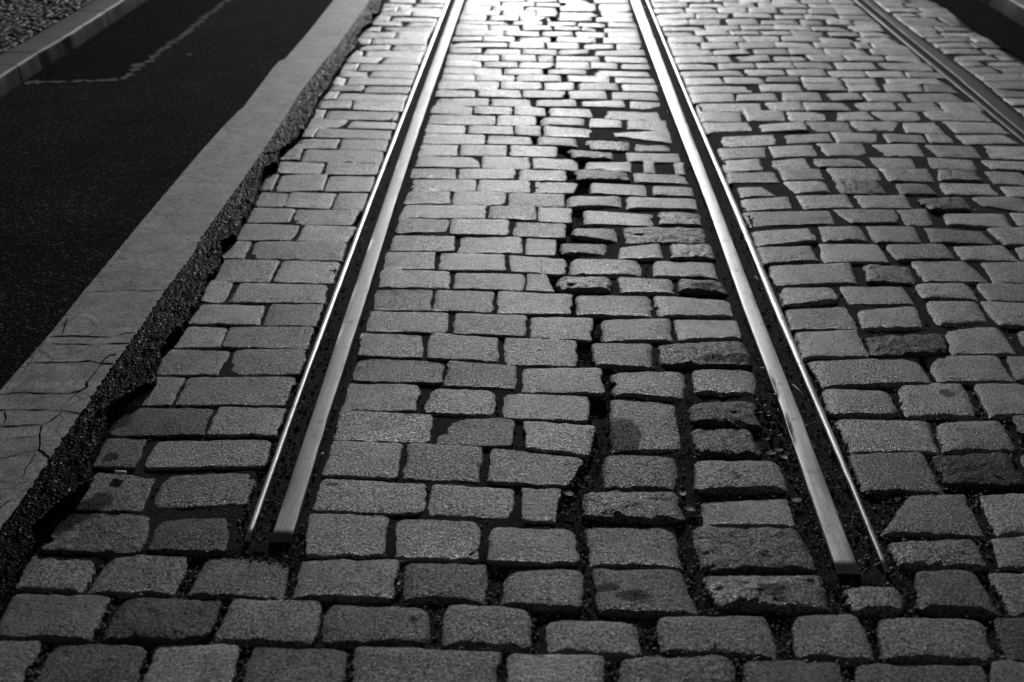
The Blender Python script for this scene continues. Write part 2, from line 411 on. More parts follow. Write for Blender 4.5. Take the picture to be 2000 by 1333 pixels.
# traced tops of the setts: T = tile origin and scale, R = zone and row, then TL TR BR BL and surface letters
DATA = '''
T 0 933 3.333
R F 1
-200 1042 275 1058 110 1380 -420 1370 k
330 1065 950 1090 860 1400 190 1380 k
1000 1090 1550 1095 1480 1410 910 1400
1640 1088 2272 1120 2212 1430 1540 1410
2307 1110 3257 1145 3227 1450 2277 1430
3307 1145 3933 1165 3933 1450 3293 1440 b
4023 1185 4763 1170 4803 1480 4033 1450 r
4853 1198 5477 1205 5517 1500 4857 1480
5557 1205 6417 1220 6467 1520 5577 1500
6437 1195 6967 1200 7017 1520 6497 1520
R F 2
70 745 715 775 590 1045 -60 1030 k
790 785 1440 800 1350 1050 650 1050 rk
1500 787 2097 805 2037 1075 1385 1045
2117 812 2790 840 2807 1080 2087 1075 o
2900 830 3467 855 3457 1120 2862 1085 o
3548 925 4163 955 4183 1160 3528 1130 o
4278 910 5003 910 5073 1160 4283 1110
5150 885 5597 890 5717 1190 5177 1165 ob
5707 910 6407 925 6487 1200 5752 1180 o
6467 910 6917 900 7017 1190 6567 1190 k
R F 3
190 505 660 515 540 735 85 710 k
700 500 1235 505 1130 745 560 740
1340 510 1890 530 1840 770 1210 755
1957 535 2602 535 2547 785 1907 770 b
2637 545 3202 555 3177 800 2607 785 o
3300 575 3798 590 3788 850 3260 815 o
3863 600 4423 600 4548 880 3893 870
4574 650 5357 640 5397 850 4647 835 rbo
5497 735 5847 715 5907 860 5547 870 o
5957 615 6357 605 6507 880 5987 850 o
6437 625 6917 610 7067 870 6597 880
R A 1
430 240 1000 240 910 490 250 480 rk
1040 275 1480 255 1480 480 950 470 ko
R B 1
2012 230 2527 250 2497 500 1982 505
2577 265 3127 285 3137 530 2537 510 o
3190 312 3743 320 3768 560 3170 550 ob
3818 325 4398 320 4433 570 3843 560
4503 315 5203 325 5323 600 4563 590 rk
R C 1
5797 430 6357 410 6427 575 5857 570 ro
6457 400 6967 370 7017 580 6497 560
T 0 600 3.333
R A 2
620 1075 1020 1100 920 1320 480 1320 k
1070 1095 1660 1070 1610 1280 980 1310 o
R B 2
2087 1105 2777 1145 2757 1350 2022 1315
2817 1155 3347 1185 3332 1370 2777 1345
3402 1185 3652 1185 3617 1385 3397 1375 b
3793 1190 4403 1200 4453 1390 3793 1360 ro
4558 1270 5133 1250 5173 1418 4583 1410 s
R C 2
5917 1225 6287 1225 6397 1480 5767 1450 h
6382 1230 6867 1225 6947 1455 6492 1460
R A 3
700 850 950 865 880 1040 600 1035 k
1010 875 1770 860 1710 1030 935 1045
R B 3
2167 870 2622 890 2577 1105 2097 1085
2657 890 3142 915 3117 1130 2617 1105
3193 920 3808 980 3693 1160 3178 1135
3933 955 4403 975 4408 1190 3933 1175 o
4523 1000 5073 990 5143 1180 4533 1195 ko
R C 3
5537 965 6007 940 6137 1190 5627 1180 h
6077 970 6577 950 6667 1150 6167 1140 rk
6657 960 7067 950 7147 1150 6747 1150
R A 4
760 650 1390 660 1320 830 700 840 k
1425 650 1860 650 1800 830 1345 835
R B 4
2217 680 2817 705 2797 880 2167 860
2857 715 3347 725 3337 905 2827 880
3408 755 3883 770 3838 945 3423 920 b
3973 605 4393 625 4453 910 3983 940
4498 785 4893 785 4963 960 4543 940 rk
R C 4
5447 725 6037 740 6107 930 5547 930
6097 760 6527 735 6627 920 6157 930 o
6587 700 6967 700 7067 920 6667 820 k
R A 5
1020 450 1195 460 1110 630 830 630 k
1220 460 1925 450 1850 630 1135 635
R B 5
2272 495 2737 510 2707 680 2227 670
2817 535 3227 545 3222 700 2747 690 o
3283 560 3833 580 3833 740 3268 720 b
4483 630 4913 610 4973 780 4483 740 rok
R C 5
5357 530 5787 550 5847 700 5417 695 o
5837 495 6277 490 6367 700 5897 690 o
6347 500 6817 500 6917 690 6447 695
R A 6
1080 270 1490 290 1420 435 1010 430
1530 275 1995 275 1950 430 1470 430
R B 6
2332 320 2897 350 2872 490 2282 480
2922 350 3367 380 3357 525 2887 505
3403 395 3913 400 3933 560 3393 545
3978 415 4463 415 4463 590 3988 555 o
4498 400 4923 400 4943 560 4518 545 ob
R C 6
5277 355 5977 325 6057 480 5357 505
6022 320 6497 315 6597 475 6117 475
6562 330 7017 330 7067 480 6627 480
R A 7
1220 120 1475 140 1430 260 1130 260
1490 135 2047 125 1997 265 1445 255
R B 7
2352 170 2747 180 2752 320 2332 310
2807 175 3247 200 3247 350 2767 330
3283 205 3758 225 3758 380 3288 365 b
3853 235 4243 240 4243 385 3863 370
4273 240 4833 220 4903 375 4313 370 r
R C 7
5182 160 5577 150 5657 310 5237 310
5642 205 6147 185 6157 300 5677 320 rk
6157 160 6497 135 6627 300 6187 300 o
6627 160 6967 150 7047 300 6677 260 o
R B 8
2412 25 2927 35 2902 160 2377 155
2957 40 3427 55 3417 190 2947 170
3453 65 3863 75 3843 215 3448 195
3913 80 4363 75 4378 210 3933 215
4383 75 4803 80 4833 190 4423 205 s
T 350 400 4.762
R A 8
190 920 795 935 745 1110 70 1100
855 925 1340 935 1270 1120 770 1110
R A 9
260 715 495 725 435 900 190 885
565 730 1390 740 1350 905 455 900
R A 10
400 510 930 520 840 710 300 705
960 520 1495 525 1420 720 875 715
R A 11
480 335 665 345 600 490 390 495
715 340 1560 350 1520 510 630 490
R A 12
590 175 1115 190 1040 325 520 320
1170 195 1635 205 1570 340 1090 330
R A 13
690 25 1075 40 1020 160 610 155
1085 45 1675 60 1600 190 1040 170
T 700 400 4.762
R B 9
165 780 690 790 665 970 130 965
720 795 1265 805 1250 995 690 975
1295 805 1990 840 1975 1010 1290 1000 b
2027 840 2707 840 2737 1030 2037 1020
2742 840 3457 880 3497 1020 2787 1020 h
R B 10
210 615 855 625 845 770 180 765
910 635 1545 645 1540 795 880 775
1575 645 1740 650 1815 800 1565 795 b
1857 680 2357 680 2367 785 1847 790 ro
2417 675 2912 690 2947 815 2442 810
2972 690 3367 705 3437 820 2977 790 rok
R B 11
265 440 715 450 705 595 230 595
770 450 1360 460 1375 605 750 600 b
1410 475 1930 490 1930 635 1420 620
1975 500 2617 510 2652 650 1967 650 o
2742 510 3307 540 3337 680 2742 650 h
R B 12
330 280 900 295 890 430 290 425
940 290 1520 300 1525 440 910 435
1565 310 1840 320 1830 460 1555 455 b
1872 350 2317 360 2317 455 1887 430 o
2427 385 2797 370 2832 490 2397 485 s
2892 370 3277 365 3322 495 2927 500 r
R B 13
375 130 840 135 830 235 345 265
860 140 1395 140 1395 280 845 270
1450 150 1925 170 1925 305 1440 285 b
1997 215 2407 220 2417 330 1977 280 ok
2457 210 3227 215 3257 345 2477 350 r
T 750 200 4.762
R B 14
200 955 955 960 940 1075 135 1070
985 965 1405 965 1420 1085 970 1070 b
1440 975 1745 990 1740 1105 1440 1095
1870 1000 2510 1040 2515 1145 1865 1115
2555 1025 2930 1030 2960 1140 2565 1135 r
R B 15
230 830 615 840 610 940 180 935
650 835 1135 840 1130 945 640 945
1160 845 1680 860 1680 970 1155 955
1710 870 2220 875 2230 965 1710 960 o
2260 885 2900 900 2930 985 2255 980
R B 16
260 715 860 720 850 820 220 820
880 720 1360 725 1355 830 870 825
1385 730 1805 755 1760 840 1385 830 b
1925 755 2440 765 2465 860 1925 845
2500 780 2870 790 2880 870 2505 860 k
R B 17
265 610 660 615 665 700 250 695
695 615 1220 620 1210 705 690 705
1260 625 1690 635 1690 720 1255 715 b
1780 635 2250 640 2280 725 1790 720 rk
2320 655 2820 675 2845 750 2330 735
R B 18
320 500 895 505 890 600 285 598
915 505 1360 510 1365 610 910 605 b
1385 515 1805 525 1800 620 1390 610
1880 555 2300 560 2310 635 1890 610 s
2420 560 2510 565 2520 650 2425 650
2700 575 2785 575 2795 660 2715 660
R B 19
345 395 685 405 680 490 310 490 h
715 400 1140 400 1145 490 705 490
1175 410 1615 415 1605 500 1175 495 b
1710 445 2145 470 2140 520 1750 515 rk
2240 470 2750 480 2780 560 2270 545
R B 20
380 295 945 300 930 385 355 385
975 305 1365 320 1370 385 960 380 s
1435 325 1790 340 1800 405 1430 395
1870 360 2280 375 2290 450 1920 440 r
2330 385 2640 390 2660 450 2340 450
R B 21
400 205 755 215 750 285 385 280
790 215 1200 220 1200 295 785 285
1225 220 1455 225 1450 310 1230 300
1490 220 1980 240 1980 320 1490 310 b
2090 285 2670 275 2690 360 2120 305 o
R B 22
430 115 1045 130 1030 200 405 195
1060 125 1410 135 1410 210 1050 205
1470 135 1870 145 1865 215 1465 210 o
1915 150 2200 175 2210 235 1915 230
2260 165 2645 170 2660 260 2270 245
R B 23
460 35 830 35 820 110 430 105
845 40 1190 50 1185 110 840 100 s
1220 45 1495 60 1500 125 1220 118
1540 50 1940 60 1940 135 1545 125
2015 70 2610 80 2620 165 2030 145
T 450 200 4.762
R A 14
285 820 550 840 485 965 230 955
565 840 985 850 920 980 500 965
1010 850 1280 845 1220 1000 950 990
R A 15
330 680 445 675 380 810 285 810
475 675 905 685 855 825 410 815
930 685 1340 690 1300 825 870 820
R A 16
470 550 885 560 835 660 435 655
905 560 1390 570 1350 670 875 665
R A 17
480 435 670 435 640 535 445 535
700 445 1425 460 1400 555 655 545
R A 18
655 335 1015 345 975 430 580 420
1035 345 1470 350 1440 445 1010 440
R A 19
690 250 805 250 760 320 670 315
820 250 1500 260 1475 335 780 325
R A 20
750 160 1090 165 1030 235 715 235
1105 165 1550 170 1525 245 1095 240 o
R A 21
800 70 885 70 855 145 780 145
905 75 1565 85 1545 160 880 150
T 600 0 6.06
R A 22
150 1195 530 1205 500 1290 130 1285
560 1205 1150 1215 1130 1310 540 1295
R A 23
235 1090 380 1095 330 1175 180 1180
390 1100 1190 1115 1150 1200 345 1180
R A 24
300 1010 680 1020 640 1085 270 1075
705 1015 1225 1025 1200 1100 670 1090
R A 25
350 925 465 930 440 995 310 995
490 925 1250 945 1230 1010 470 995
R A 26
410 840 740 850 720 915 380 910
770 850 1290 855 1260 930 735 915
R A 27
420 760 610 755 580 825 400 825
630 765 1315 770 1295 840 600 830
R A 28
490 680 895 685 860 745 465 745
925 690 1355 695 1325 765 880 755
R A 29
530 605 650 605 640 665 500 665
710 610 1385 615 1350 685 680 670
R A 30
620 530 990 535 960 595 600 590
1025 530 1420 535 1395 600 990 595
R A 31
600 460 760 460 740 515 620 515
785 460 1420 465 1410 525 760 515
R A 32
660 385 1060 390 1030 450 620 450
1085 390 1455 390 1425 455 1050 455
R A 33
740 320 870 320 850 375 680 370
900 320 1500 325 1465 385 880 375
R A 34
780 250 1155 255 1135 305 770 300
1200 255 1530 265 1510 315 1180 310
R A 35
820 195 980 200 960 245 790 240
1010 200 1545 205 1530 255 990 250
R A 36
880 145 1235 150 1215 190 850 190
1260 150 1580 150 1555 200 1240 195
R A 37
900 90 1070 90 1050 135 880 135
1090 90 1600 95 1580 145 1080 140
R A 38
910 45 1270 50 1255 85 900 80
1290 50 1620 55 1600 90 1275 85
R A 39
970 -10 1280 -10 1280 35 960 30
1340 -10 1640 -10 1620 40 1335 35
T 840 0 6.06
R B 24
50 1155 695 1165 690 1250 40 1250
725 1165 1195 1170 1200 1255 715 1250
1262 1195 1722 1185 1732 1260 1262 1255
1802 1200 2287 1190 2307 1265 1802 1250
2362 1210 2742 1215 2812 1300 2372 1280
R B 25
85 1060 545 1065 520 1145 60 1140
575 1060 1080 1065 1080 1150 575 1145
1100 1070 1600 1085 1570 1160 1100 1150
1642 1085 2072 1090 2107 1170 1662 1165
2142 1095 2702 1095 2722 1180 2152 1175
R B 26
110 965 815 975 810 1050 90 1045
840 975 1310 980 1325 1055 840 1050
1350 980 1695 985 1700 1065 1345 1060
1757 980 2222 990 2232 1070 1762 1065
2272 1000 2682 1010 2692 1085 2282 1075
R B 27
150 880 525 890 520 960 130 950
545 885 1000 895 1000 960 545 955
1030 895 1550 900 1560 965 1030 960 o
1627 900 2122 910 2127 975 1642 960
2187 920 2652 935 2662 990 2202 980
R B 28
170 800 855 810 855 880 150 870
880 810 1330 820 1335 885 880 880
1397 825 1842 830 1857 885 1412 880 o
1912 825 2602 850 2622 905 1917 890
R B 29
190 715 605 725 610 790 180 785
645 730 1035 735 1035 800 645 795
1055 735 1470 745 1410 805 1055 800
1497 735 1882 740 1882 815 1492 810
1907 740 2217 750 2212 815 1912 815
2262 755 2582 760 2602 825 2272 820
R B 30
205 640 815 655 815 715 200 712
850 655 1250 660 1255 725 850 718
1280 660 1460 660 1445 725 1285 725
1492 665 2007 670 2012 725 1487 725
2062 670 2557 685 2572 745 2082 730
R B 31
240 570 605 575 605 630 240 630
635 575 1080 580 1080 640 630 640
1100 585 1500 590 1490 650 1095 645
1527 590 1882 590 1862 640 1522 645 o
1942 605 2537 600 2547 660 1952 655
R B 32
250 495 910 505 910 560 240 555
940 505 1345 510 1350 570 935 565
1387 515 1757 515 1757 570 1397 570
1792 515 2162 530 2162 575 1797 575
2212 525 2502 530 2527 590 2212 590
R B 33
280 430 610 435 605 485 265 485
630 435 1000 440 1000 490 625 490
1025 440 1420 440 1420 500 1035 495
1497 445 1962 450 1962 500 1507 500 o
2047 450 2482 450 2497 515 2052 510
R B 34
305 365 875 370 870 425 295 420
895 370 1290 375 1290 430 890 425
1330 380 1690 375 1690 430 1335 430 o
1722 385 2072 395 2072 440 1732 435
2107 395 2462 395 2474 440 2112 440
R B 35
330 295 685 300 685 352 315 350
705 300 1085 300 1085 358 705 355
1100 300 1420 310 1450 350 1100 360
1477 315 1772 320 1782 360 1477 355 r
1802 325 1982 345 1982 372 1802 365
2062 340 2447 345 2457 388 2067 385
R B 36
350 238 950 245 945 290 340 288
975 245 1330 255 1320 295 970 290
1372 255 1732 262 1722 303 1377 298 o
1752 270 2077 285 2067 328 1757 308 o
2112 270 2432 280 2442 330 2117 320
R B 37
370 180 665 185 660 235 350 232
695 180 1045 185 1045 235 690 232
1070 185 1400 190 1430 240 1070 240
1517 195 1912 200 1917 250 1522 248 o
1967 210 2392 215 2407 262 1972 258
R B 38
390 125 840 128 840 175 370 172
865 128 1250 132 1245 180 860 178
1260 132 1500 140 1490 190 1260 185
1537 140 1972 145 1982 192 1542 190
2027 150 2387 155 2397 205 2042 200
R B 39
415 70 720 75 720 118 400 115
745 75 1105 78 1105 122 745 120
1130 78 1490 85 1490 130 1130 125
1537 80 1962 85 1962 130 1542 128
2002 60 2362 60 2377 138 2002 140
R B 40
430 15 825 25 825 65 415 60
855 25 1230 35 1225 70 850 68
1260 35 1540 40 1530 78 1260 75
1612 38 1962 45 1957 78 1607 75
1942 -10 2337 -5 2352 38 1947 35
R B 41
450 -30 770 -20 770 12 440 10
790 -20 1120 -20 1120 15 790 15
1140 -20 1490 -15 1490 22 1140 18
1532 -15 1892 -10 1892 35 1537 30
T 1400 400 4.762
R C 8
650 965 1230 940 1320 1140 710 1145
1310 985 1860 940 1930 1130 1355 1140 o
R C 9
600 760 1080 760 1140 880 620 930 o
1150 760 1730 770 1840 910 1220 910
R C 10
500 570 1240 550 1305 715 570 735
1385 560 1790 570 1860 720 1400 700 rk
R C 11
390 385 870 390 935 515 440 530
955 360 1510 365 1600 520 1000 525
R C 12
340 240 860 220 930 330 390 370 b
930 195 1330 195 1410 320 990 330 o
1395 200 1840 205 1900 345 1480 340
T 1700 560 6.667
R C 8
740 200 1400 195 1560 440 870 490 o
1470 200 2100 205 2250 510 1680 480
T 1700 400 6.667
R C 9
590 1050 1270 1020 1430 1220 690 1200 o
1380 1020 2100 1020 2300 1260 1550 1230 k
R C 10
540 740 1260 735 1520 990 720 980
1450 745 2100 740 2300 1000 1640 1000
R C 11
200 520 980 500 1110 680 350 700
1090 540 1760 530 1940 720 1190 690
1910 560 2200 550 2400 720 2000 700
R C 12
690 290 1480 340 1620 500 800 465 k
1550 320 2100 300 2300 510 1740 500
T 1320 200 4.762
R C 13
630 1015 1440 1010 1490 1120 700 1140
1460 995 2040 1000 2090 1110 1620 1110 h
2060 1000 2330 1000 2400 1130 2130 1120
2480 1035 3070 1040 3130 1160 2530 1120
3110 1030 3540 1040 3640 1160 3220 1150
R C 14
615 910 1040 880 1090 970 650 1000 b
1125 870 1590 860 1650 965 1190 980
1665 870 2140 870 2210 970 1730 970
2250 920 2680 880 2750 990 2370 1000 rok
2770 890 3240 890 3340 1020 2840 950
R C 15
570 790 820 780 930 860 610 880 o
990 735 1380 735 1440 830 1110 840 o
1480 735 1860 740 1960 850 1530 840 r
2040 755 2350 760 2440 850 2090 850 ok
2440 745 2950 755 3010 855 2500 845
3030 790 3340 790 3440 880 3100 880
R C 16
470 650 930 640 975 735 500 740
970 625 1340 620 1390 705 1005 720
1400 615 1870 625 1920 715 1450 715
1910 625 2350 620 2420 730 1990 725
2430 625 2780 640 2840 725 2450 715 r
2860 640 3220 650 3340 770 2950 740
R C 17
445 545 770 535 810 625 480 635 b
870 540 1200 520 1255 600 860 615 b
1255 520 1720 510 1780 590 1330 595
1765 510 2200 525 2250 605 1830 600
2325 510 2770 540 2810 620 2360 600
2840 540 3340 560 3440 640 2930 610
R C 18
395 430 830 420 840 505 430 525
865 415 1270 395 1320 490 900 510
1325 385 1750 380 1830 480 1410 490
1830 395 2250 395 2320 490 1890 490
2330 400 2770 410 2860 510 2430 500
2840 400 3290 420 3390 540 2920 510
R C 19
375 320 930 295 965 380 420 410 b
985 300 1420 290 1460 360 1010 375
1450 280 1880 290 1920 365 1500 365
1920 290 2300 300 2350 370 1980 365
2330 305 2530 310 2590 370 2380 375
2600 310 3070 305 3200 380 2690 385
R C 20
255 190 680 185 720 255 300 270 b
730 205 1190 185 1220 255 770 265
1200 180 1610 180 1660 265 1260 265
1620 180 2070 180 2120 265 1670 262
2100 190 2420 190 2505 290 2140 270
2470 175 2990 185 3130 285 2610 280
R C 21
215 90 600 95 620 170 235 170
640 85 990 85 1030 165 670 165
1030 90 1410 90 1450 160 1060 170
1465 85 1780 85 1850 160 1490 160
1820 90 2250 90 2320 170 1890 165
2310 90 2840 90 2960 170 2360 160
R C 22
195 10 810 10 830 75 215 80
830 5 1150 0 1200 70 860 70
1180 0 1570 10 1640 70 1220 70
1640 -5 2020 -5 2070 65 1680 65
2050 5 2410 10 2480 80 2100 70
2440 0 2800 0 2880 75 2510 80
T 1240 0 6.06
R C 23
660 1120 1160 1110 1185 1195 700 1210
1210 1130 1650 1110 1690 1185 1210 1190
1731 1095 2176 1100 2216 1185 1746 1185
2226 1095 2636 1110 2696 1185 2271 1175
2696 1105 3166 1105 3226 1200 2756 1190
3196 1110 3756 1115 3906 1210 3256 1205
R C 24
620 1015 1410 1010 1450 1080 670 1100
1450 1000 1940 995 1990 1075 1490 1075
2001 990 2446 990 2506 1075 2046 1065
2496 1000 2856 1000 2916 1070 2546 1080
2946 1000 3376 1000 3406 1090 2986 1080
3436 1010 3676 1000 3816 1095 3456 1085 r
R C 25
590 925 1000 930 1060 995 620 1005
1050 920 1500 915 1540 990 1090 995
1540 915 1920 910 1950 970 1560 960 rk
1976 915 2396 925 2456 985 2006 980
2446 930 2836 940 2866 990 2506 985
2966 935 3576 935 3676 990 3006 990
R C 26
540 855 1240 840 1290 890 580 910
1290 820 1740 825 1790 885 1320 890
1796 830 2226 830 2276 895 1826 890
2276 845 2696 845 2746 910 2336 905
2736 850 3156 845 3216 915 2796 915
3206 860 3606 865 3706 925 3256 920
R C 27
510 760 930 760 960 820 540 830
985 755 1390 750 1420 800 1000 820
1430 750 1850 735 1890 800 1460 800
1876 740 2316 740 2376 810 1916 805
2356 740 2806 745 2866 820 2416 825
2846 745 3476 755 3566 840 2896 820
R C 28
475 670 1120 665 1160 735 500 740
1165 665 1570 660 1600 720 1190 720
1630 670 1996 665 2056 715 1646 715
2036 660 2446 660 2506 715 2106 720
2486 655 2936 665 2976 715 2536 715
2976 675 3366 670 3446 745 3006 720
R C 29
445 600 890 600 920 655 470 660
920 590 1310 585 1350 645 940 650
1400 590 1790 585 1830 640 1430 640
1816 580 2216 580 2266 645 1866 645
2246 580 2706 585 2766 650 2296 645
2786 585 3256 580 3346 660 2836 650
R C 30
405 515 750 515 780 585 440 590
785 515 1190 510 1220 570 800 580
1220 505 1640 505 1680 565 1250 570
1656 500 2086 500 2126 570 1696 565
2116 505 2546 510 2596 565 2156 570
2606 510 2746 510 2796 570 2646 570
2796 515 3116 515 3256 570 2846 570
R C 31
395 445 800 440 820 495 400 505
830 435 1240 435 1290 490 850 495
1270 430 1690 430 1720 485 1320 490
1741 430 2146 435 2196 490 1766 485
2176 440 2576 450 2626 500 2236 505
2616 445 3006 450 3116 510 2666 505
R C 32
350 380 690 380 710 425 380 430 k
715 370 1080 370 1120 415 730 420
1110 365 1450 365 1480 410 1140 410
1486 370 1806 370 1846 410 1516 408
1836 365 2256 370 2296 425 1876 415
2286 380 2616 385 2656 435 2326 430
2666 380 2926 385 3036 440 2706 440
R C 33
320 320 800 310 830 355 350 370
830 310 1220 305 1240 350 860 360
1250 300 1630 300 1660 350 1280 355
1646 305 2056 305 2096 360 1666 350
2086 310 2486 315 2526 370 2126 365
2526 310 2876 320 2946 375 2556 370
R C 34
285 240 620 240 640 295 310 305
645 235 1040 230 1070 285 660 290
1080 235 1420 230 1460 290 1110 290
1490 245 1900 240 1930 285 1500 285 k
1966 240 2216 250 2266 290 1986 290
2276 235 2546 240 2586 295 2296 290
2576 240 2846 250 2916 310 2606 295
R C 35
260 180 690 170 720 220 275 230
725 165 1130 160 1160 210 740 215 b
1170 160 1600 165 1620 215 1190 210
1656 180 1976 190 1996 225 1676 225
2006 180 2356 190 2406 230 2036 230
2416 190 2766 200 2826 240 2456 230
R C 36
230 100 560 100 590 150 250 155
600 95 950 95 970 145 620 150
980 95 1310 95 1330 145 1000 150
1350 95 1670 100 1690 150 1360 150
1706 105 2026 110 2056 165 1716 160
2056 110 2356 115 2416 170 2076 165
2376 110 2676 115 2756 180 2436 170
R C 37
210 45 610 40 620 85 230 90
640 40 1020 40 1040 80 650 85
1050 40 1390 40 1430 85 1070 85
1466 35 2016 55 2056 90 1476 90
2056 55 2616 60 2666 100 2086 95
R C 38
190 -20 510 -20 515 25 205 30
530 -20 900 -20 910 20 530 25
930 -20 1210 -15 1230 25 950 20
1230 -15 1590 -10 1600 30 1240 30
1606 -15 1916 -10 1956 40 1606 40
1956 -15 2266 -10 2306 40 1976 40
2296 -15 2536 -10 2616 45 2326 40
'''
stones = []
ox = oy = 0; sc = 1; zone = 'F'; row = 0
for ln in DATA.strip().splitlines():
    t = ln.split()
    if t[0] == 'T': ox, oy, sc = float(t[1]), float(t[2]), float(t[3]); continue
    if t[0] == 'R': zone, row = t[1], int(t[2]); continue
    v = [float(a) for a in t[:8]]; fl = t[8] if len(t) > 8 else ''
    px = [(ox + v[i] / sc, oy + v[i + 1] / sc) for i in range(0, 8, 2)]
    stones.append(dict(zone=zone, row=row, px=px, fl=fl, q=[G(x, y) for x, y in px]))

def area(p): return abs(sum(p[i][0] * p[(i + 1) % 4][1] - p[(i + 1) % 4][0] * p[i][1] for i in range(4))) / 2
def clipped_area(p):
    p = [(min(2000, max(0, x)), min(1333, max(0, y))) for x, y in p]; return area(p)
for s in stones: s['a'] = clipped_area(s['px'])
stones = [s for s in stones if s['a'] > 20]
order = sorted(range(len(stones)), key=lambda i: -stones[i]['a'])
indiv = set(order[:300])

ORD = ['zero', 'first', 'second', 'third', 'fourth', 'fifth', 'sixth', 'seventh', 'eighth', 'ninth', 'tenth', 'eleventh', 'twelfth']
NUM = ['zero', 'one', 'two', 'three', 'four', 'five', 'six', 'seven', 'eight', 'nine', 'ten', 'eleven', 'twelve', 'thirteen', 'fourteen', 'fifteen', 'sixteen',
       'seventeen', 'eighteen', 'nineteen', 'twenty', 'twenty-one', 'twenty-two', 'twenty-three', 'twenty-four', 'twenty-five', 'twenty-six', 'twenty-seven', 'twenty-eight', 'twenty-nine', 'thirty']
NUM += ['thirty-' + a for a in NUM[1:10]] + ['forty', 'forty-one', 'forty-two']
rows = {}
for i, s in enumerate(stones): rows.setdefault((s['zone'], s['row']), []).append(i)
for k, ids in rows.items():
    ids.sort(key=lambda i: sum(p.x for p in stones[i]['q']))
    for n_, i in enumerate(ids): stones[i]['ix'] = n_ + 1

def describe(s):
    q = s['q']; wid = ((q[1] - q[0]).length + (q[2] - q[3]).length) / 2
    f = s['fl']
    if 'r' in f: a = 'rough-hewn'
    elif 's' in f: a = 'smooth pale'
    elif 'h' in f: a = 'chipped'
    elif 'o' in f: a = 'rounded'
    elif 'k' in f: a = 'dull dark'
    elif 'b' in f: a = 'pale'
    elif wid > .235: a = 'long'
    elif wid < .125: a = 'short'
    else: a = 'flat'
    z = s['zone']; o = ORD[s['ix']]; n_ = NUM[s['row']]
    if z == 'F': return f"{a} granite sett, {o} from the left in row {n_} from the photo's bottom edge"
    if z == 'A': return f"{a} granite sett, {o} from asphalt in row {n_} above rail ends, left of rails"
    if z == 'B': return f"{a} granite sett between the rails, {o} from left in row {n_} above rail ends"
    return f"{a} granite sett, {o} right of right rail in row {n_} above the rail ends"

def widen(q, m=1.0):
    """a touch of overlap towards the joint so sides show under the worn top"""
    return q

farV, farF, farT, farG, farH = [], [], [], [], []
def add_far(q, fl, rng, ex=0):
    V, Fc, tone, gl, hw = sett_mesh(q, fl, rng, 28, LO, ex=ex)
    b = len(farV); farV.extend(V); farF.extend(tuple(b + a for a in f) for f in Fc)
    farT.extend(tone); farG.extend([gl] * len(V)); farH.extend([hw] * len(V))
    POLYS.append(q)

for i, s in enumerate(stones):
    rng = random.Random(i * 31 + 5)
    if i in indiv:
        q = s['q']; c = sum(q, Vector()) / 4; c.z = -.11
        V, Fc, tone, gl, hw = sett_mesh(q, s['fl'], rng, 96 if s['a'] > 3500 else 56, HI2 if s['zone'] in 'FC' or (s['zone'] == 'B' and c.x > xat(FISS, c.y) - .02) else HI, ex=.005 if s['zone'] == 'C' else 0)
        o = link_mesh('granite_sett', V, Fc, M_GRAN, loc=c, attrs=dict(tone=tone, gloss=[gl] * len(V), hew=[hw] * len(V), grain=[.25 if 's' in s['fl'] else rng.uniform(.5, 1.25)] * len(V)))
        tag(o, describe(s), 'paving stone', 'granite setts paving the tramway')
        POLYS.append(q)
    else:
        add_far(s['q'], s['fl'], rng, .004 if s['zone'] == 'C' else 0)

# courses right of the far rail, and the courses that run on behind the top edge of the view
rng = random.Random(11)
ASPH_R = extend(path_world([(1828, 0), (1868, 28), (1908, 58), (1950, 86), (2000, 116), (2100, 185)], 0), 16, .4)
def fill_rows(xl, xr, ya, yb, mean=.19, pitch=.125):
    y = ya
    while y < yb:
        h = pitch * rng.uniform(.88, 1.12)
        a, b = xl(y + h / 2), xr(y + h / 2)
        if b - a > .04:
            x = a
            while x < b - .02:
                wd = mean * rng.uniform(.65, 1.4)
                if b - (x + wd) < .07: wd = b - x
                g = .006; sk = rng.uniform(-.004, .004)
                q = [Vector((x + g, y + h - g + sk, 0)), Vector((x + wd - g, y + h - g - sk, 0)), Vector((x + wd - g, y + g, 0)), Vector((x + g, y + g, 0))]
                add_far(q, rng.choice(['', '', '', 'o', 'k']), rng)
                x += wd
        y += h
near_far = .5
fill_rows(lambda y: xat(FH_R, y) + .02, lambda y: xat(ASPH_R, y) + .03 * math.sin(y * 9) - .02, near_far, 16)
def right_edge(y):
    m = xat(RL_R, y) + .03 if y > G(1735, 1116).y else -.6
    for q in [p for p in POLYS if p[0].x < xat(FL_L, p[0].y)]:
        if min(p.y for p in q) < y + .03 and max(p.y for p in q) > y - .03: m = max(m, max(p.x for p in q))
    return m + .012
fill_rows(right_edge, lambda y: xat(FL_L, y) - .02, .5, G(1995, 262).y, .2)
fill_rows(lambda y: -1.6, lambda y: 2.2, -.2, G(1000, 1400).y, .2)
y_top = G(1050, -3).y
fill_rows(lambda y: xat(TAR_W, y) + .02, lambda y: xat(LL_L, y) - .015, y_top, 15, .2)
fill_rows(lambda y: xat(LH_R, y) + .03, lambda y: xat(RH_L, y) - .03, y_top, 15, .2)
fill_rows(lambda y: xat(RL_R, y) + .03, lambda y: xat(FL_L, y) - .02, G(1400, -4).y, 15, .2)
far = link_mesh('distant_setts', farV, farF, M_GRAN, attrs=dict(tone=farT, gloss=farG, hew=farH, grain=[.9] * len(farT)))
tag(far, 'mass of small distant granite setts running up to the top of the photo', 'paving', kind='stuff')

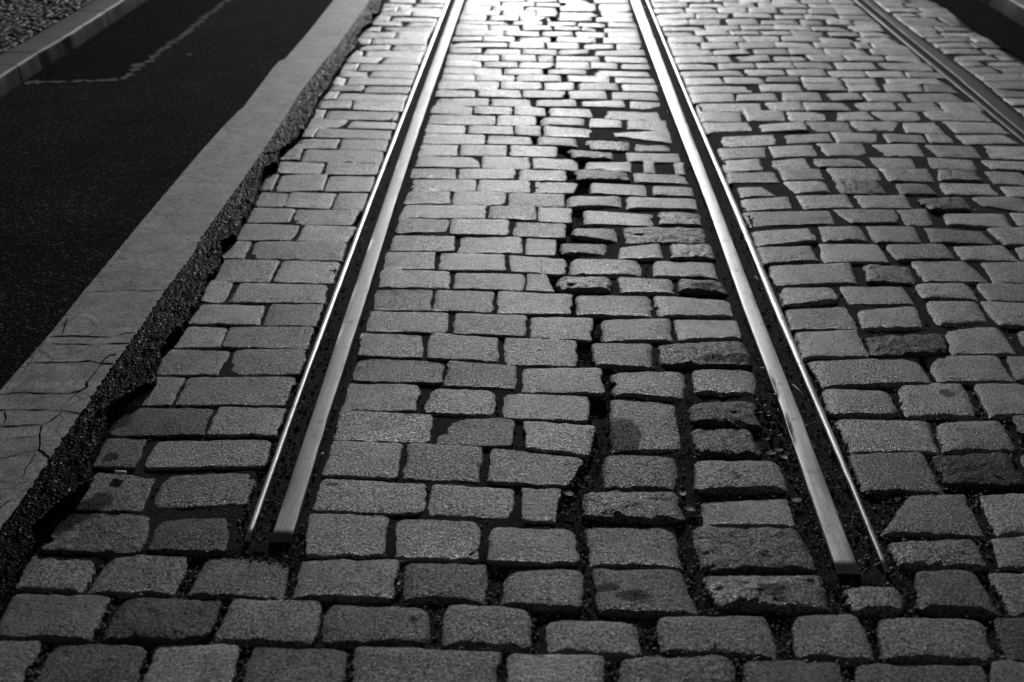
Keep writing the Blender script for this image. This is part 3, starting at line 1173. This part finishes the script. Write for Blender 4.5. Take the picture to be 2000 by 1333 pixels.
# ---------------------------------------------------------------- rails
def sweep(name, L, Rr, prof, mat, parent, near_y, far_y, step=.04, wob=.0008, seed=0, cap=True):
    """prof: list of (t across 0..1, z); swept between polylines L and Rr"""
    ysr = []; y = near_y
    while y < far_y: ysr.append(y); y += step * (1 if y < 7 else 4)
    ysr.append(far_y)
    V = []; n = len(prof)
    for y in ysr:
        a, b = xat(L, y), xat(Rr, y)
        for j, (t, z) in enumerate(prof):
            wv = wob * noise.noise(Vector((y * 21, j * .7, seed))) + wob * .8 * noise.noise(Vector((y * 70, j * 1.3, seed + 4)))
            V.append((a + (b - a) * t + wv, y, z + wv * .4))
    Fc = [(i * n + j, i * n + j + 1, (i + 1) * n + j + 1, (i + 1) * n + j) for i in range(len(ysr) - 1) for j in range(n - 1)]
    if cap: Fc.append(tuple(range(n))[::-1]); Fc.append(tuple((len(ysr) - 1) * n + j for j in range(n)))
    loc = Vector((V[n // 2][0], near_y, -.1))
    o = link_mesh(name, V, Fc, mat, loc=loc, parent=None)
    if cap:                                                   # rusty sides and cut end
        o.data.materials.append(M_WEB)
        for f in o.data.polygons:
            zz = [V[i][2] for i in f.vertices]
            if min(zz) < -.012: f.material_index = 1
            if len(zz) > 4: f.use_smooth = False
    return o

def rail(label, HL, HR, LL, LR, lip_left, seed, hn, ln, mh_, ml_):
    root = empty('tram_rail', Vector((xat(HL, hn), hn, -.1)))
    tag(root, label, 'rail', 'steel tram rails')
    head = [(-.02, -.1), (-.01, -.02), (0, -.004), (.02, -.0016), (.05, -.0003), (.07, -.0001), (.3, .0004), (.5, .0006), (.7, .0004), (.93, -.0001), (.95, -.0003), (.97, -.0012), (1, -.004), (1.01, -.02), (1.02, -.1)]
    lip = [(0, -.1), (0, -.005), (.06, -.0008), (.15, .0004), (.5, .0012), (.85, .0004), (.94, -.0008), (1, -.005), (1, -.1)]
    LL, LR = [Vector((a.x - (xat(LR, a.y) - a.x) * .12, a.y, a.z)) for a in LL], [Vector((b.x + (b.x - xat(LL, b.y)) * .12, b.y, b.z)) for b in LR]
    parts = [sweep('running_head', HL, HR, head, mh_, root, hn, 15.5, wob=.0010, seed=seed),
             sweep('guard_lip', LL, LR, lip, ml_, root, ln, 15.5, wob=.0013, seed=seed + 9)]
    if lip_left: A, B = LR, HL
    else: A, B = HR, LL
    gp = [(t / 8, -.021 + .004 * math.cos(t / 8 * 2 * math.pi)) for t in range(9)]
    parts.append(sweep('groove_floor', A, B, gp, M_GROOVE, root, min(hn, ln) + .01, 15.5, step=.012, wob=.004, seed=seed + 3, cap=False))
    for p in parts:
        p.parent = root; p.matrix_parent_inverse = Matrix.Translation(-root.location)
    return root
rail('left steel tram rail with thin guard lip on its left, ending among the setts', LH_L, LH_R, LL_L, LL_R, True, 1, G(546, 1057, ZR).y, G(481, 1055, ZR).y, M_HEAD_DIM, M_LIP)
rail('middle steel tram rail, brightest head, guard lip on its right, ending in a hole', RH_L, RH_R, RL_L, RL_R, False, 2, G(1660, 1119, ZR).y, G(1735, 1116, ZR).y, M_HEAD, M_LIP)
rail('far right dark steel tram rail crossing the top right corner', FH_L, FH_R, FL_L, FL_R, True, 3, .45, .45, M_HEAD_FAR, M_LIP_FAR)

# ---------------------------------------------------------------- carriageway left: asphalt slab, painted band, crumbling edge
def ribbon(name, L, Rr, z, mat, y0, y1, step=.03, n=4, jl=0, jr=0, seed=0, zn=0, thick=0):
    ysr = []; y = y0
    while y < y1: ysr.append(y); y += step * (1 if y < 6.7 else 5)
    V = []
    for y in ysr:
        a = xat(L, y) + jl * fbm(0, y, seed, 40, 3); b = xat(Rr, y) + jr * fbm(5, y, seed, 70, 3)
        for j in range(n + 1):
            x = a + (b - a) * j / n
            V.append((x, y, z + zn * fbm(x, y, seed, 5, 2)))
    m = n + 1
    Fc = [(i * m + j, i * m + j + 1, (i + 1) * m + j + 1, (i + 1) * m + j) for i in range(len(ysr) - 1) for j in range(n)]
    return link_mesh(name, V, Fc, mat)

KZ = ZA + .085
KT = extend(path_world([(265, -14), (241, 0), (121, 76), (72, 103), (0, 148), (-200, 275)], KZ), 16, 1.0)     # top front edge of left kerb
KF = [Vector((p.x + .012, p.y, ZA)) for p in KT]
# main sheet of the carriageway
def asphalt_sheet():
    V = []; ysr = []; y = .2
    while y < 15.5: ysr.append(y); y += .05 if y < 7 else .25
    n = 30
    for y in ysr:
        a = xat(KF, y) - .05; b = xat(PAINT_R, y) - .01
        for j in range(n + 1):
            x = a + (b - a) * j / n
            V.append((x, y, ZA + .0009 * fbm(x, y, 0, 2.2, 3)))
    m = n + 1
    Fc = [(i * m + j, i * m + j + 1, (i + 1) * m + j + 1, (i + 1) * m + j) for i in range(len(ysr) - 1) for j in range(n)]
    return link_mesh('asphalt_road', V, Fc, M_ASPH)
tag(asphalt_sheet(), kind='structure')
tag(ribbon('painted_band', PAINT_L, PAINT_R, ZA + .0022, M_PAINT, .25, 15.5, .008, 6, .004, .014, 3, 0), kind='structure')

# broken edge: densely displaced strip from the painted band out to its ragged lip
def crumble():
    L = PAINT_R; V = []
    # resample the ragged outline by arc length
    pts = TAR_W[:]; seg = []
    for a, b in zip(pts, pts[1:]):
        d = (b - a).length; st = .012 if b.y < 7 else .1; k = max(1, int(d / st))
        for i in range(k): seg.append(a.lerp(b, i / k))
    seg.append(pts[-1])
    n = 26; rowsV = []
    for p in seg:
        ax = xat(L, p.y) - .006
        jx = .010 * fbm(p.x, p.y, 1, 40, 3)
        rowv = []
        for j in range(n + 1):
            t = j / n
            x = ax + (p.x + jx - ax) * min(1, t * 1.06)
            y = p.y
            e = max(0, (t - .90) / .10)
            h = ZA - .001 - .002 * t + .009 * fbm(x, y, 0, 34, 4) * min(1, t * 5) + .005 * noise.noise(Vector((x * 150, y * 150, 2)))
            if t > .5: h += .006 * math.sin((t - .5) * math.pi * 1.2)
            z = h * (1 - e ** 1.3) + (-.025) * e ** 1.3
            rowv.append((x + .004 * noise.noise(Vector((x * 90, y * 90, 7))), y + .004 * noise.noise(Vector((x * 90, y * 90, 17))), z))
        rowsV.append(rowv)
    V = [v for r in rowsV for v in r]; m = n + 1
    Fc = [(i * m + j, i * m + j + 1, (i + 1) * m + j + 1, (i + 1) * m + j) for i in range(len(rowsV) - 1) for j in range(n)]
    return link_mesh('asphalt_edge', V, Fc, M_TAR)
tag(crumble(), kind='structure')

# darker patch of asphalt and its pale seam
def poly_sheet(name, px, z, mat):
    V = [G(x, y, z) for x, y in px]
    return link_mesh(name, V, [tuple(range(len(V)))], mat, smooth=False)
seam_px = [(49, 162), (90, 161), (130, 159.5), (185, 158), (240, 155.5), (256, 143), (272, 128), (290, 119), (304, 109), (322, 95), (345, 78), (357, 72), (372, 58), (395, 38), (420, 20), (445, 0), (458, -12)]
patch_px = seam_px + [(300, -12), (262, 8), (160, 70), (100, 108), (60, 135)]
tag(poly_sheet('asphalt_patch', patch_px[::-1], ZA + .0018, M_PATCH), kind='structure')
def seam(name, px, z, w0, mat, jit=.5, step=.012, seed=0):
    pl = [G(x, y, z) for x, y in px]; pts = []
    for a, b in zip(pl, pl[1:]):
        k = max(1, int((b - a).length / step))
        for i in range(k): pts.append(a.lerp(b, i / k))
    pts.append(pl[-1]); V = []
    for i, p in enumerate(pts):
        d = (pts[min(i + 1, len(pts) - 1)] - pts[max(i - 1, 0)]).normalized(); nrm = Vector((-d.y, d.x, 0))
        ww = w0 * (1 + jit * 2.2 * noise.noise(Vector((p.x * 25, p.y * 25, seed)))) / 2; ww = max(ww, w0 * .02)
        q = p + nrm * w0 * jit * 1.2 * noise.noise(Vector((p.x * 60, p.y * 60, seed + 5)))
        V += [q + nrm * ww, q, q - nrm * ww]
    Fc = []
    for i in range(len(pts) - 1):
        for j in range(2): Fc.append((i * 3 + j, i * 3 + j + 1, (i + 1) * 3 + j + 1, (i + 1) * 3 + j))
    return link_mesh(name, V, Fc, mat)
tag(seam('patch_seam', seam_px, ZA + .0026, .030, M_SEAM, .95), kind='structure')

# deep cracks across the painted band
CR = [[(166, 571), (200, 569), (232, 567), (262, 567), (290, 568), (321, 566)], [(96, 658), (125, 656), (150, 656), (192, 658), (222, 657), (245, 651), (264, 649)],
      [(84, 670), (110, 672), (150, 672), (190, 673), (225, 671), (253, 671)], [(52, 708), (100, 708), (150, 707), (172, 705), (205, 710), (222, 710)],
      [(0, 770), (45, 766), (75, 768), (110, 768), (140, 768), (158, 762), (172, 757), (182, 754)], [(110, 802), (130, 785), (150, 768), (160, 761), (172, 754), (168, 748), (180, 735), (195, 715), (205, 700), (216, 694), (228, 692)],
      [(-6, 802), (20, 800), (60, 800), (100, 801), (118, 802), (140, 804), (157, 808)], [(-6, 832), (20, 833), (50, 830), (82, 830), (98, 823), (112, 812), (122, 806)],
      [(82, 832), (78, 850), (79, 866), (77, 878), (88, 888), (98, 894)], [(0, 859), (30, 855), (55, 853), (76, 852)], [(0, 896), (28, 889), (55, 882), (76, 878)],
      [(10, 803), (12, 816), (8, 828)], [(122, 654), (126, 640), (132, 622)], [(20, 976), (0, 990)], [(46, 930), (50, 915), (62, 900), (70, 884)], [(580 - 260, 90 + 5), (398 - 10, 95)], [(619, 68), (650, 67), (676, 66)]]
for i, c_ in enumerate(CR):
    if i == 15: continue
    tag(seam('crack', c_, ZA + .0030, .0034 if i not in (9, 10, 11, 12, 13, 14) else .002, M_CRACK, .6, .006, i), kind='structure')

# kerbs
def kerb_stone(a, b, front, back, ztop, label, group, inward, mat=None):
    """a, b: ends (world) of the top front edge; inward: unit x side of the body"""
    w_ = back; d = (b - a).normalized(); nrm = Vector((-d.y, d.x, 0)) * inward
    a = a + d * .003; b = b - d * .003
    L = (b - a).length; n = max(2, int(L / .04)); V = []
    prof = [(-.006, -.14), (-.004, -.012), (-.003, -.008), (0, -.002), (.004, .0005), (.02, .001), (w_ * .5, .002), (w_ - .01, 0), (w_, -.006), (w_, -.14)]
    for i in range(n + 1):
        p = a.lerp(b, i / n)
        for j, (o, z) in enumerate(prof):
            jt = .003 * noise.noise(Vector((p.x * 20, p.y * 20, j))) + .0025 * noise.noise(Vector((p.x * 70, p.y * 70, j)))
            q = p + nrm * (o + jt); V.append((q.x, q.y, ztop + z + jt * .7))
    m = len(prof)
    Fc = [(i * m + j, i * m + j + 1, (i + 1) * m + j + 1, (i + 1) * m + j) for i in range(n) for j in range(m - 1)]
    b0 = len(V); V += V[:m] + V[n * m:n * m + m]
    Fc.append(tuple(b0 + j for j in range(m))); Fc.append(tuple(b0 + m + j for j in range(m))[::-1])
    o = link_mesh('kerb_stone', V, Fc, mat or M_KERB, loc=Vector((a.x, a.y, ztop - .14)))
    bm = bmesh.new(); bm.from_mesh(o.data); bmesh.ops.recalc_face_normals(bm, faces=bm.faces); bm.to_mesh(o.data); bm.free()
    tag(o, label, 'kerb', group); return o
kp = [(-170, 254), (34, 127.5), (73, 103), (121, 75.5), (205, 22.5), (300, -37)]
kl = ['nearest grey kerb stone at the left edge of the photo', 'very short kerb stone, second along the left kerb, with chipped end', 'short kerb stone, third along the left kerb',
      'kerb stone fourth along the left kerb, before the gap', 'farthest kerb stone of the left kerb, at the top edge']
kpw = [G(x, y, KZ) for x, y in kp]
kw = .17
for i in range(5): kerb_stone(kpw[i], kpw[i + 1], 0, kw, KZ, kl[i], 'kerb stones along the left pavement', 1)
KB = [Vector((p.x - kw - .012, p.y, p.z)) for p in extend(kpw[::-1], 16, .3)]
tag(ribbon('pavement', [Vector((p.x - 14, p.y, 0)) for p in KB], [Vector((p.x + .03, p.y, 0)) for p in KB], KZ - .012, M_BED, .4, 15.5, .1, 8), kind='structure')
# small mosaic stones of the pavement
mv, mf, mt, mg, mh = [], [], [], [], []
rng = random.Random(4)
y = G(0, 130, KZ).y - .3
while y < 8.2:
    x = xat(KB, y) - .035
    while x > -4.6:
        c = Vector((x + rng.uniform(-.008, .008), y + rng.uniform(-.01, .01) + .02 * math.sin(x * 7), 0)); h = .020 * rng.uniform(.75, 1.1)
        q = [c + Vector(a) for a in ((-h, h * .8, 0), (h, h * .8, 0), (h, -h * .8, 0), (-h, -h * .8, 0))]
        an = rng.uniform(-.25, .25); q = [c + Matrix.Rotation(an, 3, 'Z') @ (p - c) for p in q]
        V, Fc, tone, gl, hw = sett_mesh(q, rng.choice(['o', 'o', 'r']), rng, 12, ((1.0, .96, .8, .4), (-.02, -.006, -.001, 0)))
        b = len(mv); kz = KZ - .002 + rng.gauss(0, .0018)
        mv.extend((v[0], v[1], v[2] + kz) for v in V); mf.extend(tuple(b + a for a in f) for f in Fc)
        mt.extend(t_ * .13 for t_ in tone); mg.extend([gl] * len(V)); mh.extend([hw] * len(V))
        x -= .046
    y += .040
tag(link_mesh('mosaic_paving', mv, mf, M_GRAN, attrs=dict(tone=mt, gloss=mg, hew=mh, grain=[.8] * len(mt))), 'small dark mosaic stones paving the pavement behind the left kerb', 'paving', kind='stuff')

# right-hand road strip, its kerb and the dark ground behind
AR = [Vector((p.x - .02, p.y, 0)) for p in ASPH_R]
RK = extend(path_world([(1880, -18), (1912, 0), (1956, 26), (2000, 53), (2120, 127)], 0.0), 16, .4)
RKT = [Vector((p.x, p.y, .10)) for p in RK]
tag(ribbon('side_road', AR, [Vector((p.x + .1, p.y, 0)) for p in RK], .004, M_PATCH, .5, 15.5, .05, 10, .02, 0, 8), kind='structure')
a0, a1 = G(2500, 361, 0), G(1860, -31, 0)
mid_ = G(1934, 13, 0)
for a, b, lab in ((a0, mid_, 'pale kerb stone nearest the right edge of the photo'), (mid_, a1, 'pale kerb stone of the right kerb at the top edge')):
    a = Vector((a.x, a.y, .10)); b = Vector((b.x, b.y, .10))
    kerb_stone(a, b, 0, .13, .10, lab, 'kerb stones in the top right corner', -1, M_KERB_PALE)
tag(ribbon('side_pavement', [Vector((p.x + .14, p.y, 0)) for p in RK], [Vector((p.x + 14, p.y, 0)) for p in RK], .085, M_PATCH, .5, 15.5, .1, 6), kind='structure')

# ---------------------------------------------------------------- loose matter
def inside(x, y, q):
    s_ = None
    for i in range(4):
        a, b = q[i], q[(i + 1) % 4]
        cr = (b.x - a.x) * (y - a.y) - (b.y - a.y) * (x - a.x)
        if s_ is None: s_ = cr > 0
        elif (cr > 0) != s_: return False
    return True
cells = {}
for q in POLYS:
    x0, x1 = min(p.x for p in q), max(p.x for p in q); y0, y1 = min(p.y for p in q), max(p.y for p in q)
    for i in range(int(math.floor(x0 / .1)), int(math.floor(x1 / .1)) + 1):
        for j in range(int(math.floor(y0 / .1)), int(math.floor(y1 / .1)) + 1): cells.setdefault((i, j), []).append(q)
def free(x, y):
    return not any(inside(x, y, q) for q in cells.get((int(math.floor(x / .1)), int(math.floor(y / .1))), ()))
rng = random.Random(21)
gv, gfc = [], []
def pebble(V, Fc, x, y, z, r, rng, flat_=.7):
    b = len(V); ph = rng.uniform(0, 6.28)
    for k in range(6):
        a = ph + k * math.pi / 3; rr = r * rng.uniform(.7, 1.15); V.append((x + rr * math.cos(a), y + rr * math.sin(a), z + r * rng.uniform(-.2, .2)))
    V.append((x + r * .2, y, z + r * flat_)); V.append((x, y, z - r * .6))
    for k in range(6): Fc.append((b + k, b + (k + 1) % 6, b + 6)); Fc.append((b + (k + 1) % 6, b + k, b + 7))
n_ = 0
while n_ < 14000:
    px, py = rng.uniform(0, 2000), 1333 * rng.random() ** .75
    p = G(px, py)
    if p.y > 6 or p.x < xat(TAR_W, p.y) or not free(p.x, p.y): continue
    n_ += 1
    pebble(gv, gfc, p.x, p.y, -.009 + rng.uniform(-.004, .004), rng.choice((.0012, .0018, .0028, .0045)) * rng.uniform(.7, 1.2), rng)
tag(link_mesh('grit', gv, gfc, M_GRIT, smooth=False), 'dark grit and crumbs lying in the joints between the setts', 'grit', kind='stuff')

# moss and dead grass in the wide joints near the middle rail
mv, mf = [], []
def blade(V, Fc, x, y, z, L, wd, az, lean):
    b = len(V); dx, dy = math.cos(az), math.sin(az)
    for k in range(3):
        t = k / 2; r_ = L * t; cx = x + dx * r_ * lean; cy = y + dy * r_ * lean; cz = z + r_ * math.sqrt(max(0, 1 - lean * lean)) * (1 - .3 * t)
        ww = wd * (1 - t * .8); V.append((cx - dy * ww, cy + dx * ww, cz)); V.append((cx + dy * ww, cy - dx * ww, cz))
    for k in range(2): Fc.append((b + k * 2, b + k * 2 + 1, b + k * 2 + 3, b + k * 2 + 2))
n_ = 0; tries = 0
zones = [(1085, 1200, 720, 1230, 3), (1310, 1400, 760, 1230, 3), (1480, 1660, 720, 1210, 5), (1330, 1460, 960, 1010, 1), (1600, 1790, 1100, 1230, 3), (440, 620, 1030, 1100, 2), (1110, 1190, 260, 720, 2), (1200, 1420, 1180, 1240, 2)]
wts = [z[4] for z in zones]
while n_ < 9000 and tries < 300000:
    tries += 1
    z_ = rng.choices(zones, wts)[0]; px, py = rng.uniform(z_[0], z_[1]), rng.uniform(z_[2], z_[3]); p = G(px, py)
    if not free(p.x, p.y) or p.x > xat(RH_L, p.y) - .006 and p.x < xat(RL_R, p.y) + .004 and p.y > G(1700, 1119).y: continue
    if noise.noise(Vector((p.x * 14, p.y * 14, 4))) < -.15: continue
    n_ += 1; blade(mv, mf, p.x, p.y, -.014, rng.uniform(.007, .021), .0007, rng.uniform(0, 6.28), rng.uniform(.4, .97))
tag(link_mesh('joint_moss', mv, mf, M_MOSS, smooth=False), 'dark moss and dead grass filling the wide joints beside the middle rail', 'moss', kind='stuff')

# fallen leaves in the gap left of the middle rail
def leaf(px, py, r, z=-.004, mat=None, name='fallen_leaf', label='', az=0, curl=.3, asp=.5, cat='leaf', group=None):
    p = G(px, py, z); V = [];
    n = 7
    for i in range(n):
        t = i / (n - 1) * 2 - 1; wd = r * asp * math.sqrt(max(0, 1 - abs(t) ** 1.7))
        for s_ in (-1, 0, 1):
            u, v = t * r, s_ * wd
            x = p.x + u * math.cos(az) - v * math.sin(az); y = p.y + u * math.sin(az) + v * math.cos(az)
            V.append((x, y, z + curl * r * (t * t * .6 + abs(s_) * .45) + .0012 * (1 if s_ == 0 else 0)))
    top = len(V); V += [(a, b, c - .0006) for a, b, c in V]
    Fc = []
    for i in range(n - 1):
        for j in range(2):
            a = i * 3 + j; Fc.append((a, a + 3, a + 4, a + 1)); Fc.append((top + a, top + a + 1, top + a + 4, top + a + 3))
    o = link_mesh(name, V, Fc, mat or M_LEAF, loc=Vector((p.x, p.y, z)))
    tag(o, label, cat, group); return o
rng = random.Random(3)
LV = [(1475, 780), (1490, 792), (1482, 806), (1498, 812), (1508, 826), (1500, 840), (1515, 800), (1521, 850), (1495, 858), (1510, 770), (1505, 886), (1530, 892), (1520, 880), (1333, 963), (1110, 965), (1345, 995)]
LV2 = ['topmost', 'second', 'third', 'fourth', 'fifth', 'sixth', 'seventh', 'eighth', 'ninth', 'tenth']
for i, (x, y) in enumerate(LV[:10]):
    leaf(x, y, rng.uniform(.010, .017), asp=.38, curl=.55, label='small curled dry leaf in the dark gap just left of the middle rail', az=rng.uniform(0, 3), group='dry leaves in the gap beside the middle rail')
for (x, y), lab in zip(LV[10:], ['upper left dry leaf of the lower cluster left of middle rail', 'right dry leaf of the lower cluster left of middle rail', 'middle dry leaf of the lower cluster left of middle rail',
        'oval dark leaf in wide joint between rough domed stones near the bottom', 'narrow curled leaf in wide joint right of the small square sett', 'curled leaf in the joint left of the split ridged sett']):
    leaf(x, y, rng.uniform(.011, .016), label=lab, az=rng.uniform(0, 3))
PL = [(1556, 978, .012, .25, 'pale slender leaf scrap beside the ridged sett left of middle rail', 'leaf_scrap', 'leaf'), (1488, 719, .007, 0, 'pale leaf scrap left of the middle rail', 'leaf_scrap', 'leaf'),
      (630, 886, .005, 1.2, 'white chip beside the left rail head', 'paper_scrap', 'litter'), (1832, 857, .006, -.7, 'white shell-like scrap between two setts near the right', 'paper_scrap', 'litter'),
      (1973, 661, .005, -.8, 'small white scrap near the right edge of the photo', 'paper_scrap', 'litter'), (1992, 864, .003, 0, 'tiny white scrap at the right edge, below the other', 'paper_scrap', 'litter'),
      (1904, 410, .006, 0, 'pale pebble in the joint at upper right', 'pebble', 'pebble'), (1259, 15, .006, 0, 'bright pebble in the groove of middle rail, topmost', 'pebble', 'pebble'),
      (1268, 38, .006, 0, 'bright pebble in the groove of middle rail, second from top', 'pebble', 'pebble'), (1288, 168.5, .006, 0, 'bright pebble just left of the middle rail head', 'pebble', 'pebble'),
      (318, 792, .0035, 0, 'tiny pale crumb on a sett joint beside the crumbled asphalt', 'paper_scrap', 'litter'), (336, 848, .0035, 0, 'tiny pale crumb above the long sett near the asphalt', 'paper_scrap', 'litter'),
      (709, 472, .004, 0, 'pale crumb in the groove of the left rail', 'pebble', 'pebble'), (779, 1140, .005, 1.3, 'white crumb in the joint two rows below the left rail', 'paper_scrap', 'litter')]
for x, y, r_, az, lab, nm, cat in PL:
    leaf(x, y, r_, z=-.003 if nm != 'pebble' else -.004, mat=M_PALE if nm != 'leaf_scrap' else M_PEB, name=nm, label=lab, az=az, asp=.55, curl=.25, cat=cat)
for i, (x, y, r_) in enumerate([(358, 97, .011), (370, 107, .016), (429, 97.5, .010), (459, 96.5, .010), (257, 70.5, .010), (193, 88.5, .007), (159, 120, .007), (352, 97, .006)]):
    lab = ['pale scrap lying on asphalt, upper left of the pair', 'longest pale scrap lying on asphalt below its neighbour', 'pale scrap on asphalt, left of the two near the painted band', 'pale scrap on asphalt nearest the painted band',
           'pale scrap on the dark asphalt patch, near its seam', 'dull scrap on the dark asphalt patch, in its middle', 'dull scrap on the dark asphalt patch, nearest the kerb', 'tiny pale scrap on asphalt beside the pair'][i]
    leaf(x, y, r_, z=ZA + .003, mat=M_KERB if i not in (1,) else M_PALE, name='paper_scrap', label=lab, az=.1 * i, asp=.3, curl=.1, cat='litter')

def tube(name, pts, r_, mat, label, cat):
    V = []; n = 6
    for i, p in enumerate(pts):
        d = (pts[min(i + 1, len(pts) - 1)] - pts[max(0, i - 1)]).normalized(); a = d.orthogonal().normalized(); b = d.cross(a)
        for k in range(n):
            an = k * 2 * math.pi / n; V.append(p + (a * math.cos(an) + b * math.sin(an)) * r_)
    Fc = [(i * n + k, i * n + (k + 1) % n, (i + 1) * n + (k + 1) % n, (i + 1) * n + k) for i in range(len(pts) - 1) for k in range(n)]
    Fc.append(tuple(range(n))[::-1]); Fc.append(tuple((len(pts) - 1) * n + k for k in range(n)))
    return tag(link_mesh(name, V, Fc, mat, loc=pts[0]), label, cat)
tube('cigarette_butt', [G(225, 922.5, .006), G(236, 923.5, .006), G(246, 923.5, .006)], .0042, M_PALE, 'pale cigarette butt lying in a joint beside the crumbled asphalt', 'cigarette butt')
tube('grass_stalk', [G(1548, 751, -.004), G(1560, 762, .002), G(1569, 772, .001), G(1571, 783, -.006)], .0010, M_STALK, 'thin pale bent stalk lying in the groove of the middle rail', 'grass stalk')
tube('curled_stalk', [G(696, 662, .002), G(702, 661.5, .004), G(706, 658, .003), G(708, 653, -.002)], .0011, M_STALK, 'tiny curled pale stalk just right of the left rail', 'grass stalk')
tube('grass_stalk', [G(1474, 540, -.01), G(1480, 546, -.004), G(1486, 553, -.008)], .0010, M_STALK, 'short pale stalk in the middle rail groove, above the bent one', 'grass stalk')
